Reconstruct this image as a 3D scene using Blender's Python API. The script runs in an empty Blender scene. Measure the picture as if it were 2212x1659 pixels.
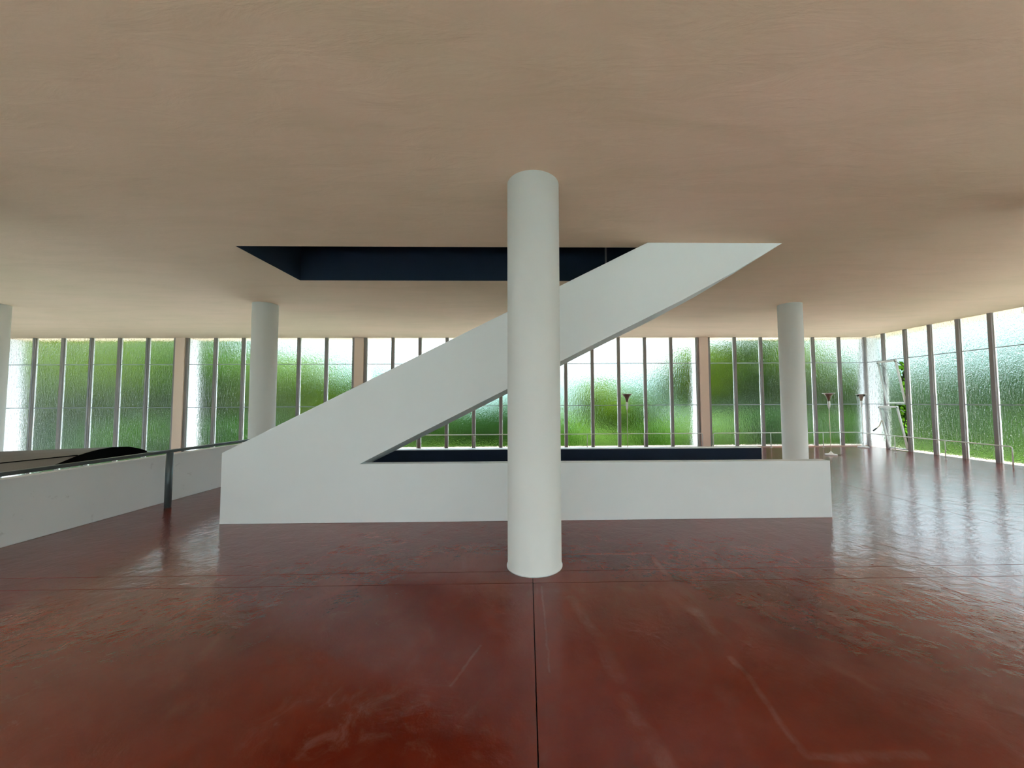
import bpy, bmesh, math, random
from mathutils import Vector, Matrix

scene = bpy.context.scene
COL = scene.collection
random.seed(7)

# ------------------------------------------------------------------ camera
YAW, PITCH, ROLL = 0.0202, 0.0480, -0.0047
cam_data = bpy.data.cameras.new('camera')
cam = bpy.data.objects.new('camera', cam_data)
COL.objects.link(cam)
cam_data.sensor_fit = 'HORIZONTAL'
cam_data.sensor_width = 36.0
cam_data.lens = 800.0 / 2212.0 * 36.0
cam_data.shift_x = (1106.0 - 1155.6) / 2212.0
cam_data.clip_start, cam_data.clip_end = 0.05, 500
fwd = Vector((math.sin(YAW) * math.cos(PITCH), math.cos(YAW) * math.cos(PITCH), math.sin(PITCH)))
r0 = Vector((math.cos(YAW), -math.sin(YAW), 0))
u0 = r0.cross(fwd)
cr, sr = math.cos(ROLL), math.sin(ROLL)
right = r0 * cr + u0 * sr
up = u0 * cr - r0 * sr
cam.matrix_world = Matrix(((right.x, up.x, -fwd.x, 0.0), (right.y, up.y, -fwd.y, 0.0),
                           (right.z, up.z, -fwd.z, 1.55), (0, 0, 0, 1)))
scene.camera = cam

# ------------------------------------------------------------------ sky (even overcast) and exposure
world = bpy.data.worlds.new('overcast_sky')
scene.world = world
world.use_nodes = True
bg = world.node_tree.nodes['Background']
bg.inputs['Color'].default_value = (0.74, 0.88, 1.0, 1)
bg.inputs['Strength'].default_value = 0.54
sun_data = bpy.data.lights.new('hazy_sun', 'SUN')          # high hazy sun behind the camera, kept out of the hall by the roof
sun_data.energy = 11.0
sun_data.angle = math.radians(6)
sun_data.color = (.96, .985, 1.0)
sun = bpy.data.objects.new('hazy_sun', sun_data)
COL.objects.link(sun)
sun.rotation_euler = Vector((-.30, -.04, -1.9)).to_track_quat('-Z', 'Y').to_euler()
vs = scene.view_settings
vs.view_transform = 'Standard'
vs.look = 'None'
vs.gamma = 1.0
vs.use_curve_mapping = False
vs.exposure = 2.92
scene.cycles.max_bounces = 11
scene.cycles.diffuse_bounces = 4
scene.cycles.glossy_bounces = 4
scene.cycles.transmission_bounces = 10
scene.cycles.sample_clamp_indirect = 8.0

# ------------------------------------------------------------------ dimensions of the hall (metres)
H = 3.707            # ceiling height
D = 12.40            # glass wall at the back
R = 11.55            # glass wall on the right
LX = -22.9           # left end of the hall
BY = -4.7            # wall behind the camera
LOW = -3.70          # lower storey floor
VX = -5.83           # edge of the double-height void
VY = 1.0             # front edge of the void
YP = 4.906           # front plane of the stair guard
YW0, YW1 = 5.075, 6.530   # stairwell near / far edge
COLX = [-11.53, -5.73, 0.062, 5.916]
COLY = [8.14, 3.602, -1.0]

# ------------------------------------------------------------------ material helpers
def srgb(r, g, b):
    f = lambda c: (c / 255 / 12.92) if c / 255 <= 0.04045 else ((c / 255 + 0.055) / 1.055) ** 2.4
    return (f(r), f(g), f(b), 1)

class Mat:
    def __init__(self, name):
        self.m = bpy.data.materials.new(name)
        self.m.use_nodes = True
        self.t = self.m.node_tree
        self.b = self.t.nodes['Principled BSDF']
    def n(self, kind, **kw):
        nd = self.t.nodes.new(kind)
        for k, v in kw.items():
            if k in nd.inputs: nd.inputs[k].default_value = v
            else: setattr(nd, k, v)
        return nd
    def link(self, a, b): self.t.links.new(a, b)
    def coords(self, scale=(1, 1, 1), rot=(0, 0, 0)):
        tc = self.n('ShaderNodeTexCoord'); mp = self.n('ShaderNodeMapping')
        mp.inputs['Scale'].default_value = scale; mp.inputs['Rotation'].default_value = rot
        self.link(tc.outputs['Object'], mp.inputs['Vector'])
        return mp.outputs['Vector']
    def noise(self, vec, scale, detail=4, rough=0.55, dist=0.0):
        nd = self.n('ShaderNodeTexNoise')
        nd.inputs['Scale'].default_value = scale; nd.inputs['Detail'].default_value = detail
        nd.inputs['Roughness'].default_value = rough; nd.inputs['Distortion'].default_value = dist
        self.link(vec, nd.inputs['Vector'])
        return nd.outputs['Fac']
    def ramp(self, fac, stops):
        nd = self.n('ShaderNodeValToRGB'); cr_ = nd.color_ramp
        while len(cr_.elements) < len(stops): cr_.elements.new(0.5)
        for e, (p, c) in zip(cr_.elements, stops):
            e.position = p; e.color = c
        self.link(fac, nd.inputs['Fac'])
        return nd.outputs['Color']
    def rng(self, fac, a, b, c, d):
        nd = self.n('ShaderNodeMapRange')
        for k, v in zip(('From Min', 'From Max', 'To Min', 'To Max'), (a, b, c, d)): nd.inputs[k].default_value = v
        self.link(fac, nd.inputs['Value'])
        return nd.outputs['Result']
    def mix(self, fac, a, b, blend='MIX'):
        nd = self.n('ShaderNodeMix'); nd.data_type = 'RGBA'; nd.blend_type = blend
        for s, v in ((0, fac), (6, a), (7, b)):
            if hasattr(v, 'links'): self.link(v, nd.inputs[s])
            else: nd.inputs[s].default_value = v
        return nd.outputs[2]
    def math(self, op, a, b=0.0, clamp=False):
        nd = self.n('ShaderNodeMath'); nd.operation = op; nd.use_clamp = clamp
        for s, v in ((0, a), (1, b)):
            if hasattr(v, 'links'): self.link(v, nd.inputs[s])
            else: nd.inputs[s].default_value = v
        return nd.outputs[0]
    def bump(self, h, strength, dist):
        nd = self.n('ShaderNodeBump'); nd.inputs['Strength'].default_value = strength; nd.inputs['Distance'].default_value = dist
        self.link(h, nd.inputs['Height'])
        self.link(nd.outputs['Normal'], self.b.inputs['Normal'])
        self.link(nd.outputs['Normal'], self.b.inputs['Coat Normal'])
    def set(self, **kw):
        for k, v in kw.items():
            k = k.replace('_', ' ')
            if hasattr(v, 'links'): self.link(v, self.b.inputs[k])
            else: self.b.inputs[k].default_value = v
        return self

M = {}
def plain(name, col, rough=0.6, **kw):
    a = Mat(name); v = a.coords(); f = a.noise(v, 9, 3)
    a.set(Base_Color=a.mix(a.rng(f, .3, .7, 0, .12), col, (col[0] * .8, col[1] * .8, col[2] * .8, 1)), Roughness=rough, **kw)
    M[name] = a.m
    return a

def plaster(name, col, dark, grime=0.0, bump=.12):
    a = Mat(name); v = a.coords()
    big = a.noise(v, .7, 5, .6, .3)
    c = a.mix(a.rng(big, .3, .7, 0, 1), col, dark)
    if grime:
        g = a.noise(v, 5.5, 6, .7, .4)
        c = a.mix(a.math('MULTIPLY', a.rng(g, .62, .74, 0, 1), grime), c, (.30, .29, .28, 1))
    a.set(Base_Color=c, Roughness=.75)
    a.bump(a.noise(v, 38, 5, .6), bump, .004)
    M[name] = a.m
plaster('white_plaster', (.82, .86, .87, 1), (.79, .83, .84, 1))
plaster('worn_plaster', (.86, .89, .90, 1), (.82, .85, .86, 1), grime=.5)
plaster('white_paint', (.82, .82, .80, 1), (.79, .785, .76, 1))
plaster('pier_plaster', (.84, .65, .54, 1), (.80, .61, .50, 1))
plaster('exterior_white', (.86, .87, .88, 1), (.82, .83, .84, 1))
plaster('exterior_grey', (.50, .51, .52, 1), (.46, .47, .48, 1))
plaster('lower_floor', (.30, .27, .25, 1), (.24, .21, .19, 1))

# ceiling: salmon distemper, brushed on in uneven strokes
a = Mat('ceiling_paint'); v = a.coords()
b1 = a.noise(v, .32, 4, .5, .6)
b2 = a.noise(a.coords((.55, 2.2, 1), (0, 0, .5)), 1.1, 6, .62, .8)
c = a.ramp(b1, [(.30, (.70, .535, .365, 1)), (.5, (.75, .545, .385, 1)), (.70, (.79, .56, .41, 1))])
c = a.mix(a.math('MULTIPLY', a.rng(b2, .45, .72, 0, 1), .42), c, (.62, .455, .30, 1))
a.set(Base_Color=c, Roughness=.8)
b3 = a.noise(a.coords((.8, 2.6, 1), (0, 0, .35)), 2.2, 5, .6, .6)
a.bump(b3, .30, .03)
M['ceiling_paint'] = a.m

# floor: waxed red cement, scuffed and slightly wavy
a = Mat('red_cement'); v = a.coords()
b1 = a.noise(v, .55, 5, .6, .4); b2 = a.noise(v, 2.6, 6, .62, .6)
c = a.ramp(b1, [(.30, (.095, .007, .002, 1)), (.5, (.170, .019, .007, 1)), (.70, (.215, .036, .018, 1))])
c = a.mix(a.rng(b2, .42, .80, 0, .30), c, (.235, .060, .042, 1))
sc = a.noise(a.coords((1, .9, 1), (0, 0, .6)), 5.2, 7, .72, .9)
msk = a.noise(v, .9, 2, .5, .2)
pale = a.math('MULTIPLY', a.rng(sc, .56, .82, 0, 1), a.rng(msk, .55, .72, 0, .40))
c = a.mix(pale, c, (.40, .27, .21, 1))
tr = a.n('ShaderNodeTexVoronoi'); tr.feature = 'DISTANCE_TO_EDGE'; tr.inputs['Scale'].default_value = .8
a.link(a.coords((1, .55, 1), (0, 0, .9)), tr.inputs['Vector'])
line = a.math('MULTIPLY', a.rng(tr.outputs['Distance'], .0, .030, .07, 0), a.rng(b2, .45, .6, 0, 1))
c = a.mix(line, c, (.34, .18, .14, 1))
# marks left by old partitions and furniture
tcn = a.n('ShaderNodeTexCoord'); sx = a.n('ShaderNodeSeparateXYZ'); a.link(tcn.outputs['Object'], sx.inputs[0])
jit = a.math('MULTIPLY', a.math('SUBTRACT', b2, .5), .10)
PX, PY = a.math('ADD', sx.outputs[0], jit), a.math('ADD', sx.outputs[1], jit)
def seg(ax, ay, bx, by, w):
    dx, dy = bx - ax, by - ay; L2 = dx * dx + dy * dy
    qx, qy = a.math('SUBTRACT', PX, ax), a.math('SUBTRACT', PY, ay)
    t_ = a.math('DIVIDE', a.math('ADD', a.math('MULTIPLY', qx, dx), a.math('MULTIPLY', qy, dy)), L2, clamp=True)
    ex = a.math('SUBTRACT', qx, a.math('MULTIPLY', t_, dx)); ey = a.math('SUBTRACT', qy, a.math('MULTIPLY', t_, dy))
    d_ = a.math('SQRT', a.math('ADD', a.math('MULTIPLY', ex, ex), a.math('MULTIPLY', ey, ey)))
    return a.rng(d_, w * .35, w, 1, 0)
marks = None
for sg in ((1.24, 3.83, 1.24, 3.30, .035), (.30, 3.83, 1.30, 3.83, .03), (1.24, 2.80, 1.23, 2.55, .07), (1.23, 2.3, 1.22, 1.69, .025), (1.22, 1.67, 1.72, 1.66, .03),
           (.33, 3.0, .46, 2.5, .05), (.46, 2.5, .50, 2.15, .06), (.50, 2.0, .52, 1.85, .05), (.52, 1.85, .62, 1.55, .06), (.125, 3.2, .12, 2.2, .010), (-.30, 2.45, -.42, 2.12, .012)):
    m_ = seg(*sg); marks = m_ if marks is None else a.math('MAXIMUM', marks, m_)
ptch = a.math('MULTIPLY', seg(-1.05, 1.88, -.55, 1.92, .32), a.rng(sc, .50, .66, 0, 1.3))
ptch2 = a.math('MULTIPLY', seg(-.50, 1.75, -.28, 1.80, .15), a.rng(sc, .52, .66, 0, 1.2))
marks = a.math('MULTIPLY', a.math('MAXIMUM', a.math('MAXIMUM', marks, ptch), ptch2), a.math('MULTIPLY', a.rng(b2, .35, .6, .3, 1.0), a.rng(sc, .36, .60, .25, 1.0)))
c = a.mix(a.math('MULTIPLY', marks, .13), c, (.55, .40, .32, 1))
sp = a.noise(v, 42, 2, .5)
c = a.mix(a.rng(sp, .80, .83, 0, .5), c, (.6, .5, .42, 1))
a.set(Base_Color=c, Roughness=a.rng(b2, .3, .75, .20, .27), IOR=1.30, Coat_Weight=.45, Coat_IOR=1.45, Coat_Roughness=.09)
w1 = a.noise(v, 4.5, 5, .6, .5); w2 = a.noise(v, 17, 3, .5, .4)
hh = a.math('ADD', a.math('MULTIPLY', w1, 1.0), a.math('MULTIPLY', w2, .22))
a.bump(hh, .35, .014)
M['red_cement'] = a.m

a = Mat('rippled_glass')
oi = a.n('ShaderNodeObjectInfo')
def shifted(scale):
    ad = a.n('ShaderNodeVectorMath'); ad.operation = 'ADD'
    a.link(a.coords(scale), ad.inputs[0])
    cm = a.n('ShaderNodeCombineXYZ'); k_ = a.math('MULTIPLY', oi.outputs['Random'], 37.0)
    for q_ in range(3): a.link(k_, cm.inputs[q_])
    a.link(cm.outputs[0], ad.inputs[1])
    return ad.outputs[0]
d1 = a.noise(shifted((1.0, 1.0, .25)), 24, 3, .6, .6); d2 = a.noise(shifted((1, 1, .55)), 60, 2, .5)
hgt = a.math('ADD', d1, a.math('MULTIPLY', d2, .4))
a.set(Base_Color=(.95, .985, .96, 1), Roughness=.17, IOR=1.18, Transmission_Weight=1.0)
a.bump(hgt, 1.0, .024)
tl = a.n('ShaderNodeBsdfTranslucent'); tl.inputs['Color'].default_value = (.92, .97, .95, 1)
mx = a.n('ShaderNodeMixShader'); mx.inputs[0].default_value = .0
a.link(a.b.outputs[0], mx.inputs[1]); a.link(tl.outputs[0], mx.inputs[2])
a.link(mx.outputs[0], a.t.nodes['Material Output'].inputs['Surface'])
M['rippled_glass'] = a.m

plain('bronze_steel', srgb(136, 129, 128), .5)
plain('grey_steel', srgb(150, 152, 158), .45, Metallic=.3)
plain('pale_steel', srgb(222, 224, 220), .35)
plain('rail_green_grey', srgb(92, 104, 106), .4, Metallic=.2)
plain('rail_dark', srgb(78, 84, 84), .35, Metallic=.4)
plain('navy_paint', (.0015, .011, .034, 1), .85)
plain('black_gloss', (.004, .004, .004, 1), .4)
plain('black_matte', (.003, .003, .003, 1), .95, Specular_IOR_Level=.0)
plain('brown_panel', (.115, .098, .085, 1), .55)
plain('joint_fill', (.030, .010, .006, 1), .8)
plain('enamel_white', (.82, .82, .80, 1), .3)
plain('brass_pale', (.70, .64, .50, 1), .35)
plain('lamp_red', (.12, .004, .002, 1), .6)
plain('bark', (.10, .07, .045, 1), .9)
a = Mat('shade_glass'); v = a.coords(); f = a.noise(v, 12, 2)
a.set(Base_Color=(.92, .86, .74, 1), Roughness=a.rng(f, .3, .7, .05, .1), IOR=1.10, Transmission_Weight=.9)
M['shade_glass'] = a.m
plaster('bounce_paving', (.70, .76, .79, 1), (.66, .71, .74, 1))  # pale surface of the added strips that bounce light indoors
a = Mat('lawn'); v = a.coords(); f = a.noise(v, .5, 5, .6)
a.set(Base_Color=a.ramp(f, [(.3, (.008, .016, .003, 1)), (.7, (.014, .028, .004, 1))]), Roughness=.95, Specular_IOR_Level=.0)
M['lawn'] = a.m
a = Mat('hazy_ridge'); v = a.coords(); f = a.noise(v, .12, 5, .6)
a.set(Base_Color=a.ramp(f, [(.35, (.030, .050, .048, 1)), (.65, (.050, .070, .068, 1))]), Roughness=.95, Specular_IOR_Level=.0)
M['hazy_ridge'] = a.m
def leaf_mat(name, c1, c2):
    a = Mat(name); v = a.coords()
    f = a.noise(v, .9, 4, .6)
    c = a.ramp(f, [(.35, c1), (.65, c2)])
    df = a.n('ShaderNodeBsdfDiffuse'); tl = a.n('ShaderNodeBsdfTranslucent'); mx = a.n('ShaderNodeMixShader')
    mx.inputs[0].default_value = .35
    a.link(c, df.inputs['Color']); a.link(c, tl.inputs['Color'])
    a.link(df.outputs[0], mx.inputs[1]); a.link(tl.outputs[0], mx.inputs[2])
    a.link(mx.outputs[0], a.t.nodes['Material Output'].inputs['Surface'])
    M[name] = a.m
leaf_mat('leaf_mid', (.011, .036, .002, 1), (.025, .064, .004, 1))
leaf_mat('leaf_bright', (.028, .064, .002, 1), (.072, .112, .003, 1))
leaf_mat('leaf_dark', (.006, .023, .003, 1), (.014, .041, .005, 1))

# ------------------------------------------------------------------ mesh helpers
class MB:
    def __init__(self): self.v = []; self.f = []; self.s = []
    def add(self, vs, fs, smooth=False):
        o = len(self.v); self.v += [tuple(p) for p in vs]
        self.f += [tuple(i + o for i in q) for q in fs]; self.s += [smooth] * len(fs)
        return self
    def box(self, x0, x1, y0, y1, z0, z1):
        vs = [(x, y, z) for z in (z0, z1) for y in (y0, y1) for x in (x0, x1)]
        return self.add(vs, [(0, 2, 3, 1), (4, 5, 7, 6), (0, 1, 5, 4), (2, 6, 7, 3), (0, 4, 6, 2), (1, 3, 7, 5)])
    def prism_y(self, poly, y0, y1):          # poly in XZ, counter-clockwise seen from -Y
        n = len(poly)
        vs = [(x, y0, z) for x, z in poly] + [(x, y1, z) for x, z in poly]
        fs = [tuple(range(n)), tuple(range(2 * n - 1, n - 1, -1))]
        fs += [(i, i + n, (i + 1) % n + n, (i + 1) % n) for i in range(n)]
        return self.add(vs, fs)
    def tube(self, pts, r, seg=12, caps=True):
        pts = [Vector(p) for p in pts]; n = len(pts); rings = []
        d0 = (pts[1] - pts[0]).normalized()
        ref = Vector((0, 0, 1)) if abs(d0.z) < .9 else Vector((1, 0, 0))
        side = d0.cross(ref).normalized()
        for i, p in enumerate(pts):
            if i == 0: d = pts[1] - p
            elif i == n - 1: d = p - pts[i - 1]
            else: d = (pts[i + 1] - p).normalized() + (p - pts[i - 1]).normalized()
            d.normalize()
            side = (side - d * side.dot(d)).normalized(); oth = d.cross(side)
            rings.append([p + (side * math.cos(t) + oth * math.sin(t)) * (r if not isinstance(r, (list, tuple)) else r[i])
                          for t in [2 * math.pi * k / seg for k in range(seg)]])
        vs = [q for ring in rings for q in ring]; fs = []
        for i in range(n - 1):
            for k in range(seg):
                a_, b_ = i * seg + k, i * seg + (k + 1) % seg
                fs.append((a_, b_, b_ + seg, a_ + seg))
        self.add(vs, fs, True)
        if caps:
            o = len(self.v) - n * seg
            self.f += [tuple(o + k for k in range(seg))[::-1], tuple(o + (n - 1) * seg + k for k in range(seg))]
            self.s += [False, False]
        return self
    def lathe(self, prof, cx=0, cy=0, seg=32, closed=True):
        n = len(prof)
        vs = [(cx + r * math.cos(2 * math.pi * k / seg), cy + r * math.sin(2 * math.pi * k / seg), z) for r, z in prof for k in range(seg)]
        fs = []
        for i in range(n - 1):
            for k in range(seg):
                a_, b_ = i * seg + k, i * seg + (k + 1) % seg
                fs.append((a_, b_, b_ + seg, a_ + seg))
        self.add(vs, fs, True)
        if closed:
            o = len(self.v) - n * seg
            self.f += [tuple(o + k for k in range(seg))[::-1], tuple(o + (n - 1) * seg + k for k in range(seg))]
            self.s += [False, False]
        return self
    def mesh(self, name, mat):
        me = bpy.data.meshes.new(name)
        me.from_pydata(self.v, [], self.f)
        me.polygons.foreach_set('use_smooth', self.s)
        me.materials.append(M[mat] if isinstance(mat, str) else mat)
        me.update()
        return me
    def build(self, name, mat, parent=None, bevel=0.0):
        o = link(name, self.mesh(name, mat), parent)
        if bevel:
            md = o.modifiers.new('bevel', 'BEVEL'); md.width = bevel; md.segments = 2; md.limit_method = 'ANGLE'
        return o

def link(name, data, parent=None):
    o = bpy.data.objects.new(name, data)
    COL.objects.link(o)
    if parent is not None: o.parent = parent
    return o
def empty(name, loc=(0, 0, 0), rz=0.0):
    o = bpy.data.objects.new(name, None); COL.objects.link(o)
    o.location = loc; o.rotation_euler = (0, 0, rz); o.empty_display_size = .1
    return o
def tag(o, label=None, cat=None, group=None, kind=None):
    if label: o['label'] = label
    if cat: o['category'] = cat
    if group: o['group'] = group
    if kind: o['kind'] = kind
    return o
def copy_tree(o, parent=None):
    c = o.copy(); COL.objects.link(c); c.parent = parent
    for ch in list(o.children): copy_tree(ch, c)
    return c

# ================================================================== THE SETTING
# ---- floor: structural slab with separate cement panels on it, joints on the column grid
HOLE = (-3.42, 4.04, YW0, YW1)
def minus_hole(x0, x1, y0, y1, hole):
    hx0, hx1, hy0, hy1 = hole
    if x1 <= hx0 or x0 >= hx1 or y1 <= hy0 or y0 >= hy1: return [(x0, x1, y0, y1)]
    out = []
    if y0 < hy0: out.append((x0, x1, y0, hy0))
    if y1 > hy1: out.append((x0, x1, hy1, y1))
    ya, yb = max(y0, hy0), min(y1, hy1)
    if x0 < hx0: out.append((x0, hx0, ya, yb))
    if x1 > hx1: out.append((hx1, x1, ya, yb))
    return out
fb = MB()
for rc in minus_hole(VX, R, BY, D, HOLE) + [(LX, VX, BY, VY)]:
    fb.box(*rc, -.36, -.045)
floor = tag(fb.build('floor', 'joint_fill'), kind='structure')
gx = [VX, .04, 5.84, R]; gy = [BY, -1.2, 3.25, 3.47, 8.14, D]
J = .003
for i in range(len(gx) - 1):
    for j in range(len(gy) - 1):
        m = MB()
        for rc in minus_hole(gx[i] + (J if i else 0), gx[i + 1] - (J if i < len(gx) - 2 else 0),
                             gy[j] + (J if j else 0), gy[j + 1] - (J if j < len(gy) - 2 else 0), HOLE):
            m.box(*rc, -.045, 0)
        m.build('cement_panel', 'red_cement', floor)
for (x0, x1) in ((LX, -17.2), (-17.2, -11.5), (-11.5, VX)):
    for (y0, y1) in ((BY, -1.2), (-1.2, VY)):
        MB().box(x0 + J, x1 - J, y0 + J, y1 - J, -.045, 0).build('cement_panel', 'red_cement', floor)
tag(MB().box(LX, R, BY, D, LOW - .3, LOW).build('floor_lower_storey', 'lower_floor'), kind='structure')

# ---- ceiling with the stair opening
OP = (-4.011, 3.45, YW0, YW1)
cb = MB()
for rc in minus_hole(LX - 1.0, R + .9, BY - 1.0, D + .5, OP): cb.box(*rc, H, H + .32)  # overhang beyond the glass is shaped to keep direct sun off it
tag(cb.build('ceiling', 'ceiling_paint'), kind='structure')
# upper stair shaft above the opening, painted navy
sh = MB(); x0, x1, y0, y1 = OP; e = .14; zt = H + 3.1
sh.box(x0 - e, x1 + e, y0 - e, y0, H + .32, zt).box(x0 - e, x1 + e, y1, y1 + e, H + .32, zt)
sh.box(x0 - e, x0, y0, y1, H + .32, zt).box(x1, x1 + e, y0, y1, H + .32, zt).box(x0 - e, x1 + e, y0 - e, y1 + e, zt, zt + .1)
shaft = tag(sh.build('wall_upper_shaft', 'navy_paint'), kind='structure')
ln = MB(); t = .012                                   # navy lining of the slab edge
ln.box(x0, x1, y1 - t, y1, H + .004, zt).box(x0, x0 + t, y0, y1 - t, H + .004, zt).box(x0, x1, y0, y0 + t, H + .004, zt)
ln.build('lining', 'navy_paint', shaft)
MB().box(1.40, 1.43, y1 - t - .02, y1 - t, H + .02, zt).build('corner_bead', 'bronze_steel', shaft)

# ---- solid walls: lower storey under the hall, unseen and added to block light leaks, and end wall far left of the frame
lw = MB()
lw.box(VX, R, D - .05, D + .25, LOW, -.36)
tag(lw.build('wall_lower_back', 'white_paint'), kind='structure')
tag(MB().box(R - .05, R + .25, BY, D, LOW, -.36).build('wall_lower_right', 'white_paint'), kind='structure')
tag(MB().box(LX, R, BY - .25, BY + .05, LOW, -.36).build('wall_lower_front', 'white_paint'), kind='structure')
tag(MB().box(R - .02, R + .3, BY, D + .3, -.36, -.005).build('trim_1', 'pier_plaster'), kind='structure')
tag(MB().box(VX, R - .02, D - .02, D + .3, -.36, .03).build('trim_2', 'pier_plaster'), kind='structure')
tag(MB().box(VX - .02, VX, VY, D, -.36, 0).build('trim_3', 'white_paint'), kind='structure')

# ---- glazing
PIERX = [-22.9, -17.22, -11.40, -5.58, .20, 5.95]
PW = .30                                              # pier width
Z1, Z2 = 2.8325, 1.4199                               # glazing bar heights
MW, MD = .085, .05                                   # mullion width / projection
PANE_CACHE = {}
def window(name, p0, p1, n, zlow, skip=(), skip_m=(), strip_odd=False):
    """a bay of n lights between the points p0 and p1 (seen from inside, left to right)"""
    p0, p1 = Vector((*p0, 0)), Vector((*p1, 0)); L = (p1 - p0).length
    ang = math.atan2(p1.y - p0.y, p1.x - p0.x)
    w = empty(name, (p0.x, p0.y, 0), ang); tag(w, kind='structure')
    step = L / n
    rows = [(Z1 + .012, H), (Z2 + .012, Z1 - .012)]
    zz = Z2 - .012
    if zlow < -1: rows += [(.012, zz), (LOW / 2 + .012, -.012), (LOW, LOW / 2 - .012)]
    else: rows += [(zlow, zz)]
    key = (round(step, 3), zlow)
    if key not in PANE_CACHE:
        PANE_CACHE[key] = ([MB().box(MW * .3, step - MW * .3, .0, .012, a_, b_).mesh('pane', 'rippled_glass') for a_, b_ in rows],
                           MB().box(-MW / 2, MW / 2, -MD, .02, zlow, H).mesh('mullion', 'bronze_steel'),
                           MB().box(-MW / 2 - .016, MW / 2 + .016, -.008, .03, zlow, H).mesh('glazing_bead', 'enamel_white'))  # bead made white to stand for the bright reflection beside each mullion
    panes, mull, bead = PANE_CACHE[key]
    bar = [z for z in (Z1, Z2) + ((0.0, LOW / 2) if zlow < -1 else ())]
    for i in range(n + 1):
        if i in skip_m: continue
        o = link('mullion', mull, w); o.location = (i * step, 0, 0)
        link('glazing_bead', bead, o)
        if strip_odd and i % 2: o2 = link('glint_strip', STRIP(zlow), o)
    for i in range(n):
        for k, pm in enumerate(panes):
            if (i, k) in skip: continue
            o = link('pane', pm, w); o.location = (i * step, 0, 0)
    for z in bar:
        MB().box(0, L, -.004, .016, z - .011, z + .011).build('glazing_bar', 'grey_steel', w)
    return w
_strip = {}
def STRIP(zlow):
    if zlow not in _strip:
        _strip[zlow] = MB().box(-.012, .012, -MD - .008, -MD, zlow, H).mesh('glint_strip', 'grey_steel')  # lighter strip stands for the metallic highlight on alternate mullions
    return _strip[zlow]

wn = 0
for i in range(len(PIERX)):
    xa = PIERX[i] + PW / 2 + MW / 2
    xb = (PIERX[i + 1] - PW / 2 - MW / 2) if i + 1 < len(PIERX) else R
    wn += 1
    window('window_%d' % wn, (xa, D), (xb, D), 6, LOW if xb < VX + .5 else .03, skip_m=(6,) if i == len(PIERX) - 1 else (), strip_odd=(i < 2))
# right-hand wall: narrow lights, corner light first; the second has two open hoppers
wn += 1
NR = 28
window('window_%d' % wn, (R, D), (R, D - NR * .697), NR, -.01, skip=((1, 1), (1, 2)), skip_m=(0,))
wr = bpy.data.objects['window_%d' % wn]
# walls of glass behind the camera and at the far left end, same make
wn += 1
window('window_%d' % wn, (R - .1, BY), (LX, BY), 34, -.01)
wn += 1
window('window_%d' % wn, (LX, BY), (LX, D), 20, LOW)

# open hopper sashes (parts of the right-hand glazing)
def hopper(zb, zt_, tilt, handle):
    root = bpy.data.objects.new('hopper_sash', None); COL.objects.link(root); root.parent = wr
    root.empty_display_size = .05
    root.location = (.697 + .697 / 2, -.02, zb + .03)
    root.rotation_euler = (tilt, 0, 0)
    hw, hh = .697 / 2 - MW / 2 - .004, zt_ - zb - .05; q = .036
    m = MB().box(-hw, -hw + q, -.04, .01, 0, hh).box(hw - q, hw, -.04, .01, 0, hh).box(-hw + q, hw - q, -.04, .01, 0, q).box(-hw + q, hw - q, -.055, .01, hh - .05, hh)
    m.build('sash_frame', 'pale_steel', root)
    MB().box(-hw + q, hw - q, -.02, -.008, q, hh - .05).build('pane', 'rippled_glass', root)
    for s in (-1, 1):
        m = MB().tube([(s * (hw - .01), -.05, hh - .03), (s * (hw - .01), .22, hh - .28)], .011, 8)
        m.tube([(s * (hw - .01), -.05, hh - .03), (s * (hw - .01), .02, hh - .22)], .009, 8)
        m.tube([(s * (hw - .01), .22, hh - .28), (s * (hw - .01), .012, hh - .70)], .013, 8)
        m.build('stay_arm', 'black_gloss', root)
    if handle:
        m = MB().tube([(-hw + .015, -.05, hh * .66), (-hw - .02, -.10, hh * .57), (-hw - .03, -.12, hh * .54), (-hw - .06, -.30, hh * .46)], .016, 8)
        m.build('handle', 'brass_pale', root)
        MB().tube([(-hw - .045, -.21, hh * .50), (-hw - .065, -.33, hh * .45)], .021, 8).build('grip', 'black_gloss', root)
hopper(Z2, Z1, math.radians(10.5), False)
hopper(0, Z2, math.radians(11.5), True)

# ---- piers between the bays: plastered inside, a white fin outside
plab = {1: 'pink plastered wall pier at the far left edge of the glass wall',
        2: 'pink plastered wall pier above the grey handrail post at left',
        3: 'pink plastered wall pier above the lower end of the stair guard',
        4: 'plastered wall pier hidden behind the big middle column',
        5: 'pink plastered wall pier right of the middle floor lamp'}
for i, px in enumerate(PIERX):
    if i == 0: continue
    z0 = LOW if px < -6 else .03
    p = MB().box(px - PW / 2, px + PW / 2, D - .09, D + .05, z0, H).build('wall_pier', 'pier_plaster')
    tag(p, plab[i], 'pier', 'wall piers between the window bays')
    MB().box(px - PW / 2 - .01, px + PW / 2 + .01, D + .05, D + .46, LOW, H).build('outer_fin', 'exterior_white', p)
cp = MB().box(R - .035, R + .05, D - .055, D + .05, -.005, H).build('corner_post', 'bronze_steel')
tag(cp, 'slim dark corner post where the two glass walls meet', 'post')
MB().box(R + .10, R + .62, D + .06, D + .36, LOW, H).build('outer_column', 'exterior_grey', cp)

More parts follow.
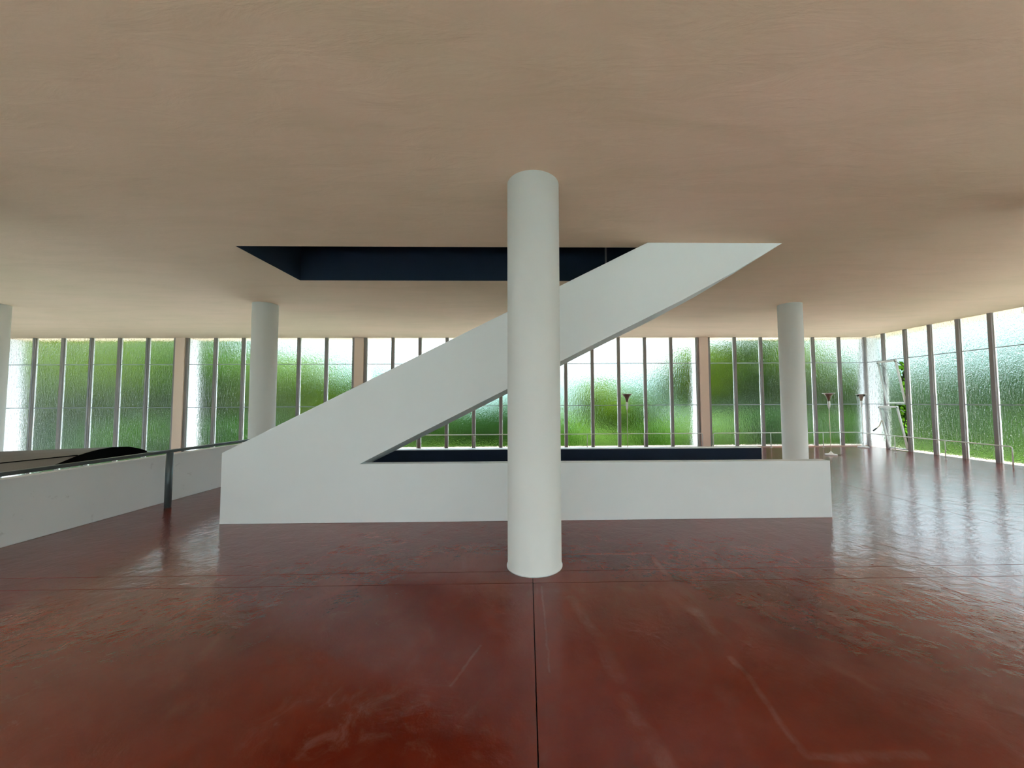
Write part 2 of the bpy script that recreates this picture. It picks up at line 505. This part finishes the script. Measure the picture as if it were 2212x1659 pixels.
# ================================================================== COLUMNS
clab = {(2, 1): 'big white round column standing in the middle in front of the stair',
        (1, 0): 'white round column behind the left foot of the stair guard',
        (3, 0): 'white round column behind the right end of the low stair guard',
        (0, 0): 'white round column cut off by the left edge of the view'}
for i, x in enumerate(COLX):
    for j, y in enumerate(COLY):
        r = .256 if j else .24
        zb = LOW if (x < VX + .3 and y > VY) else 0.0
        m = MB().lathe([(r + .008, zb), (r + .008, zb + .012), (r, zb + .014), (r, H)], 0, 0, 64)
        o = m.build('column', 'white_plaster'); o.location = (x, y, 0)
        tag(o, clab.get((i, j), 'white round column of the hall outside the view'), 'column', 'round columns on the grid')

# ================================================================== STAIR
def top_z(x): return 1.099 + .5004 * (x + 3.573)
UND = [(-2.186, .752), (-.261, 1.722), (.922, 2.330), (2.10, 2.915), (2.818, 3.300), (3.50, H)]
XL, XR, ZP = -3.956, 4.035, .748
stair = tag(empty('staircase', (0, YP, 0)), 'white straight staircase rising to the right through the ceiling opening', 'staircase')
YG = .145
poly = [(XL, 0), (XR, 0), (XR, ZP)] + UND
xt = -3.573 + (H - 1.099) / .5004
poly += [(xt, H), (XL, top_z(XL))]
MB().prism_y(poly, 0, YG).build('front_guard', 'white_plaster', stair, bevel=.006)
# sloping slab whose underside shows, and back guard
def und_z(x): return .752 + .504 * (x + 2.186)
SL0 = [(-3.40, und_z(-3.40) + .02)] + UND
slab = [(x, z) for x, z in SL0] + [(3.05, H), (-3.40, und_z(-3.40) + .20)]
MB().prism_y(slab, YG, 1.10).build('flight_slab', 'white_plaster', stair)
backp = [(-3.40, und_z(-3.40) + .02)] + UND + [(xt, H), (XL, top_z(XL)), (XL, 0), (-3.40, 0)]
MB().prism_y(backp, 1.10, 1.20).build('back_guard', 'white_plaster', stair)
NS = 22; run = (3.05 + XL * -1 - .25) / NS
for k in range(NS):
    xa = XL + .12 + k * run; zt_ = (k + 1) * H / NS
    za_, zb_ = max(.002, und_z(xa) + .04), max(.002, und_z(xa + run) + .04)
    MB().prism_y([(xa, za_), (xa + run, zb_), (xa + run, zt_), (xa, zt_)], YG, 1.10).build('step', 'white_plaster', stair)
# flight going down inside the well
down = tag(empty('descending_stair', (4.0, YW0, 0)), 'stair flight going down inside the stairwell behind the low guard', 'staircase')
for k in range(NS):
    xa = -(k + 1) * .33; zt_ = -(k + 1) * (-LOW) / NS
    MB().box(xa, xa + .33, .02, YW1 - YW0 - .02, zt_ - .22, zt_).build('step', 'lower_floor', down)
wl = MB().box(-3.42, 4.04, YW1, YW1 + .02, LOW, -.36).box(-3.42, 4.04, YW0 - .02, YW0, LOW, -.36)
tag(wl.build('wall_lower_well', 'navy_paint'), kind='structure')
# far guard of the stairwell, navy inside with a white cap
g = tag(empty('stairwell_guard', (0, YW1, 0)), 'low navy blue stairwell guard wall with a white cap', 'guard wall')
MB().box(-3.0, 4.14, 0, .012, -.36, .715).build('navy_panel', 'navy_paint', g)
MB().box(-3.0, 4.14, .012, .15, 0, .715).build('core', 'white_plaster', g)
MB().box(-3.0, 4.14, 0, .15, .715, .730).build('cap', 'enamel_white', g)

# ================================================================== LEFT VOID: PARAPET AND HANDRAIL
p = MB().box(-5.83, -5.691, 3.87, 7.885, 0, .735).build('parapet', 'worn_plaster', bevel=.006)
tag(p, 'smudged white parapet beside the grey handrail at left', 'parapet')
p0 = MB().box(-5.83, -5.691, VY + .14, 3.33, 0, .735).build('parapet', 'worn_plaster', bevel=.006)
tag(p0, 'white parapet stretch nearer than the left edge of the view', 'parapet')
p2 = MB().box(-5.83, -5.691, 8.395, D - .1, 0, .735).build('parapet', 'worn_plaster', bevel=.006)
tag(p2, 'white parapet between the round column and the glass, behind the stair', 'parapet')
p3 = MB().box(-17.2, -5.83, VY, VY + .14, 0, .735).build('parapet', 'worn_plaster', bevel=.006)
tag(p3, 'white parapet along the near edge of the void outside the view', 'parapet')
hr = tag(empty('handrail', (-5.365, 0, 0)), 'grey green steel handrail on round posts along the left parapet', 'railing')
MB().box(-.025, .025, 1.2, 11.9, .815, .858).build('top_rail', 'rail_dark', hr, bevel=.008)
for y in (1.3, 3.45, 5.705, 8.1, 10.2, 11.8):
    MB().lathe([(.042, 0), (.042, .82)], 0, y, 20).build('post', 'rail_green_grey', hr)

# dark curved canopy standing in the void
SEC_A = [(6.492, .519), (6.650, .576), (6.813, .634), (6.972, .672), (7.144, .700), (7.356, .716), (7.628, .694), (7.846, .626), (7.994, .559), (7.995, .520)]
SEC_B = [(6.600, .016), (6.830, .130), (7.051, .244), (7.300, .370), (7.500, .470), (7.660, .545), (8.050, .530), (8.450, .420), (8.850, .100), (8.860, .020)]
XA, XB = -8.0, -12.0
can = tag(empty('curved_canopy', (-10.0, 7.4, LOW)), 'dark brown curved canopy with a black end behind the grey handrail', 'canopy')
def shell_pt(k, t_):
    (ya, za), (yb, zb_) = SEC_A[k], SEC_B[k]
    return Vector((XA + (XB - XA) * t_ + 10.0, ya + (yb - ya) * t_ - 7.4, za + (zb_ - za) * t_ - LOW))
def shell(t0, t1, steps, name, mat):
    n = len(SEC_A); ts = [t0 + (t1 - t0) * i / steps for i in range(steps + 1)]
    vs = [shell_pt(k, t_) for t_ in ts for k in range(n)]
    fs = [(i * n + k, i * n + (k + 1) % n, (i + 1) * n + (k + 1) % n, (i + 1) * n + k) for i in range(steps) for k in range(n)]
    fs += [tuple(range(n))[::-1], tuple(range(steps * n, steps * n + n))]
    MB().add(vs, fs).build(name, mat, can)
shell(.006, 1.15, 12, 'shell', 'brown_panel')
shell(-.004, .006, 1, 'end_panel', 'black_matte')
MB().tube([shell_pt(2, .006) + Vector((0, -.003, .003)), shell_pt(2, 1.15) + Vector((0, -.003, .003))], .011, 6).build('seam', 'black_matte', can)
for yy in (6.95, 8.45):
    MB().lathe([(.06, 0), (.06, .10 - LOW)], -11.9 + 10.0, yy - 7.4, 16).build('post', 'bronze_steel', can)

# ================================================================== THIN RAILS IN FRONT OF THE GLASS
def bent(pts, rad=.06, n=5):
    pts = [Vector(p_) for p_ in pts]; out = [pts[0]]
    for i in range(1, len(pts) - 1):
        a_, b_, c_ = pts[i - 1], pts[i], pts[i + 1]
        p_ = b_ + (a_ - b_).normalized() * rad; q_ = b_ + (c_ - b_).normalized() * rad
        for k in range(n + 1):
            t_ = k / n
            out.append(p_.lerp(b_, t_).lerp(b_.lerp(q_, t_), t_))
    out.append(pts[-1]); return out
RY, RZ, RX = 12.16, .487, 10.93
def rail(label, path, posts):
    o = tag(empty('guard_rail', (path[0][0], path[0][1], 0)), label, 'railing', 'thin pipe rails along the glass')
    off = Vector((path[0][0], path[0][1], 0))
    MB().tube([p_ - off for p_ in bent(path)], .014, 10).build('pipe', 'pale_steel', o)
    for (x, y) in posts:
        MB().lathe([(.011, 0), (.011, RZ)], x - off.x, y - off.y, 10).build('post', 'pale_steel', o)
        MB().lathe([(.03, 0), (.03, .008)], x - off.x, y - off.y, 12).build('foot', 'pale_steel', o)
rail('thin pipe rail along the glass seen behind the stair and stairwell',
     [(-5.35, RY, 0), (-5.35, RY, RZ), (5.76, RY, RZ), (5.76, RY, 0)],
     [(-3.6, RY), (-1.75, RY), (.1, RY), (1.95, RY), (3.82, RY)])
rail('thin pipe rail turning the far right corner in front of the glass',
     [(6.12, RY, 0), (6.12, RY, RZ), (RX, RY, RZ), (RX, 8.20, RZ), (RX, 8.20, 0)],
     [(8.04, RY), (9.80, RY), (RX, 10.88), (RX, 9.55)])

# ================================================================== FLOOR LAMPS
def lamp(label, loc, zsc=1.0, dots=False, cord=False):
    o = tag(empty('floor_lamp', loc), label, 'floor lamp', 'torchiere floor lamps by the glass')
    MB().lathe([(.145, 0), (.15, .008), (.145, .028), (.06, .042), (.035, .075), (.014, .10), (.012, .11)], 0, 0, 36).build('base', 'enamel_white', o)
    MB().lathe([(.0085, .10), (.0085, 1.34)], 0, 0, 12).build('stem', 'brass_pale', o)
    MB().lathe([(.012, 1.31), (.026, 1.36), (.033, 1.40), (.034, 1.52), (.028, 1.525)], 0, 0, 24).build('socket', 'enamel_white', o)
    prof = [(.030, 1.52), (.036, 1.56), (.048, 1.61), (.068, 1.66), (.095, 1.70), (.125, 1.735), (.150, 1.752)]
    inner = [(r - .005, z + .004) for r, z in prof][::-1]
    sh_ = MB().lathe(prof + inner, 0, 0, 40).build('shade', 'shade_glass', o)
    MB().lathe([(.138, 1.746), (.153, 1.752), (.153, 1.758), (.138, 1.752)], 0, 0, 40).build('rim', 'enamel_white', o)
    core = [(.020, 1.535), (.028, 1.57), (.038, 1.62), (.056, 1.668), (.080, 1.705), (.105, 1.728), (.110, 1.742), (.0, 1.742)]
    MB().lathe(core, 0, 0, 32).build('red_core', 'lamp_red', o)
    if dots:
        for s in (-1, 1):
            dl = Vector((loc[0], loc[1], 0)).normalized(); pr_ = Vector((dl.y, -dl.x, 0))
            q_ = pr_ * (s * .078) - dl * .075
            m = MB(); pr = [(.001, -.030), (.017, -.025), (.028, -.011), (.031, 0), (.028, .011), (.017, .025), (.001, .030)]
            m.lathe([(r, z + 1.702) for r, z in pr], q_.x, q_.y, 16)
            m.build('bulb', 'black_gloss', o)
    if cord:
        MB().tube([(.13, .0, .012), (.20, -.02, .010), (.25, -.05, .012), (.30, -.02, .03), (.33, -.04, .045)], .007, 8).build('cord', 'black_gloss', o)
    return o
lamp('trumpet shaded floor lamp standing behind the navy stairwell guard', (2.75, 10.2, 0))
lamp('trumpet shaded floor lamp with its cord, right of the white column', (8.61, 10.43, 0), cord=True)
lamp('floor lamp with two black bulbs standing in the glass corner', (11.06, 12.07, 0), dots=True)

# ================================================================== OUTSIDE
gm = MB(); NX, NY = 40, 40
def gz(x, y):
    t_ = min(1, max(0, (x + 14) / 12)); s_ = t_ * t_ * (3 - 2 * t_)
    far = max(0, math.hypot(x, y - 3) - 32)
    return -4.05 + 3.1 * s_ + .03 * far
vs_ = [(-110 + 220 * i / NX, -100 + 220 * j / NY, gz(-110 + 220 * i / NX, -100 + 220 * j / NY)) for j in range(NY + 1) for i in range(NX + 1)]
fs_ = [(j * (NX + 1) + i, j * (NX + 1) + i + 1, (j + 1) * (NX + 1) + i + 1, (j + 1) * (NX + 1) + i) for j in range(NY) for i in range(NX)
       if not (LX - 1 < -110 + 220 * (i + .5) / NX < R + 1 and BY - 1 < -100 + 220 * (j + .5) / NY < D + 1)]
tag(gm.add(vs_, fs_, True).build('ground', 'lawn'), kind='structure')

# hazy wooded ridge far behind the trees
rm = MB(); NA = 90; rnd = random.Random(11)
ph_ = [rnd.uniform(0, 6.28) for _ in range(6)]
vs_ = []
for k in range(NA + 1):
    az = math.radians(-75 + 215 * k / NA)
    wob = sum(math.sin(az * (3 + 2.7 * q_) + ph_[q_]) / (1.5 + q_) for q_ in range(6))
    hz_ = 9.0 + 1.6 * wob + (4.5 if az > .75 else 0.0) * min(1, (az - .75) / .2) + (2.5 * min(1, (-az - .45) / .2) if az < -.45 else 0)
    for rr, zz in ((58, -4), (64, hz_ * .45), (72, hz_), (84, hz_ * .8), (105, -4)):
        vs_.append((math.sin(az) * rr, math.cos(az) * rr + 3, zz))
fs_ = [(k * 5 + q_, (k + 1) * 5 + q_, (k + 1) * 5 + q_ + 1, k * 5 + q_ + 1) for k in range(NA) for q_ in range(4)]
tag(rm.add(vs_, fs_, True).build('ridge', 'hazy_ridge'), kind='structure')
tb = MB()  # paved strips added around the hall to bounce sunlight up inside
for rc, zt_ in (((R + .5, 16.5, -8.0, 5.0), -.6), ((R + .5, 12.7, 5.0, 13.9), -.6), ((-8, R + .5, D + .5, 13.9), -.6), ((LX - .5, -8, D + .5, 14.5), -3.9), ((LX - .5, R + .5, -8.0, BY - .3), -.6),
                ((-28, LX - .5, -7.5, 8.0), -3.9)):
    tb.box(*rc, zt_ - .6, zt_)
tag(tb.build('bounce_terrace', 'bounce_paving'), kind='structure')

def crown_mesh(seed, mat, n=2600):
    rnd = random.Random(seed); vs, fs = [], []
    lobes = []
    for k in range(9):
        th, ph = rnd.uniform(0, 6.283), math.acos(rnd.uniform(-.7, 1))
        d = rnd.uniform(.25, .62)
        lobes.append((Vector((math.sin(ph) * math.cos(th) * d, math.sin(ph) * math.sin(th) * d, math.cos(ph) * d)), rnd.uniform(.34, .52)))
    for k in range(n):
        c_, r_ = lobes[rnd.randrange(len(lobes))]
        dr = Vector((rnd.gauss(0, 1), rnd.gauss(0, 1), rnd.gauss(0, 1))).normalized()
        p_ = c_ + dr * r_ * rnd.uniform(.75, 1.0)
        nn = (dr + Vector((rnd.gauss(0, .6), rnd.gauss(0, .6), rnd.gauss(0, .6)))).normalized()
        u_ = nn.orthogonal().normalized(); w_ = nn.cross(u_)
        s_ = rnd.uniform(.05, .085); o = len(vs)
        vs += [p_ + u_ * s_, p_ + w_ * s_ * .6, p_ - u_ * s_, p_ - w_ * s_ * .6]
        fs.append((o, o + 1, o + 2, o + 3))
    return MB().add(vs, fs).mesh('crown', mat)
CR = {k: [crown_mesh(s, m_) for s in ss] for k, m_, ss in (('m', 'leaf_mid', (1, 2)), ('b', 'leaf_bright', (3, 4)), ('d', 'leaf_dark', (5, 6)))}
TR = MB().tube([(0, 0, 0), (.03, .02, .5), (0, 0, 1)], [.05, .04, .03], 8).mesh('trunk', 'bark')
tc = 0
def tree(x, y, r, top, kind):
    global tc
    low = top < 2.3
    z0 = gz(x, y); o = empty('bush' if low else 'tree', (x, y, z0 - .1)); tc += 1
    px = 1155 + 800 * (x / y - .02)
    bay = ('the leftmost glass bay' if px < 392 else 'the glass bay behind the left column' if px < 780 else 'the glass bay crossed by the stair' if px < 1155
           else 'the glass bay with the middle lamp' if px < 1517 else 'the glass bay behind the right column' if px < 1866 else 'the right-hand glass wall')
    hue = {'m': 'mid green', 'b': 'bright yellow green', 'd': 'dark green'}[kind]
    if low: tag(o, 'low %s bush blurred behind %s' % (hue, bay), 'bush', 'bushes outside the glass walls')
    else: tag(o, '%s tree blurred behind %s' % (hue, bay), 'tree', 'trees outside the glass walls')
    zc = top - r * 1.0
    c_ = link('crown', CR[kind][tc % 2], o); c_.location = (0, 0, zc - z0); c_.scale = (r, r, r); c_.rotation_euler = (0, 0, tc * 1.7)
    h_ = max(.4, zc - z0); t_ = link('trunk', TR, o); t_.scale = (r, r, h_)
for x, y, r, top, k in [(-52, 29, 3.6, 1.8, 'd'), (-45, 29, 3.6, 1.6, 'm'), (-38, 28, 3.4, 1.8, 'm'), (-31.5, 28, 3.3, 1.4, 'd'), (-25.5, 28, 3.2, 1.7, 'm'), (-20, 27, 3.0, 1.5, 'd'), (-14.8, 26, 2.8, 1.6, 'm'),
                        (-46, 24, 5, 8.5, 'm'), (-37, 21, 5, 8.0, 'm'), (-33, 26, 5, 9, 'd'), (-29, 20, 4, 6.5, 'b'), (-25.5, 24, 4.6, 8.2, 'b'),
                        (-22, 20, 3.8, 6.8, 'b'), (-19, 23, 4.2, 7.8, 'm'), (-16.5, 20, 3.2, 5.8, 'm'), (-13.0, 21, 3.0, 5.0, 'b'), (-10.2, 23, 2.6, 3.9, 'm'),
                        (-27, 18, 2.6, 1.9, 'd'), (-31, 19, 2.6, 1.8, 'm'), (-22, 17.5, 2.4, 1.2, 'd'), (-17.5, 18, 2.4, 1.6, 'm'), (-13, 18, 2.2, 1.5, 'd'), (-9, 19, 2.0, 1.0, 'm'),
                        (-7, 25, 2.6, 2.6, 'm'), (-3.6, 25, 2.6, 2.0, 'd'), (-.6, 23, 2.4, 2.4, 'd'), (1.8, 20, 1.6, .9, 'm'),
                        (3.9, 21, 2.0, 3.5, 'b'), (6.6, 22, 2.2, 2.8, 'm'), (8.9, 20, 2.2, 5.2, 'b'), (6.2, 18.5, 1.5, .9, 'm'),
                        (10.6, 22.5, 2.6, 5.4, 'm'), (14.3, 25.5, 3.0, 5.0, 'd'), (8.2, 25, 2.4, 2.2, 'm'), (12.0, 20.5, 2.8, 6.3, 'm'), (14.9, 19.5, 2.8, 6.0, 'b'), (17.5, 21.5, 2.9, 4.6, 'm'), (20.6, 22, 2.6, 4.0, 'm'),
                        (11.3, 17.2, 1.5, 1.7, 'd'), (13.7, 17.0, 1.5, 1.4, 'm'), (16.5, 17.5, 1.6, 1.4, 'm'),
                        (24.5, 22, 3.1, 4.7, 'm'), (27, 18, 3.2, 5.0, 'd'), (28, 14, 3.2, 4.7, 'm'), (29, 10, 3.2, 4.7, 'm'), (29, 6, 3.2, 4.5, 'd'),
                        (20.5, 16.5, 1.5, 1.3, 'd'), (21, 13, 1.5, 1.2, 'm'), (21.5, 10, 1.5, 1.0, 'd')]:
    tree(x, y, r, top, k)
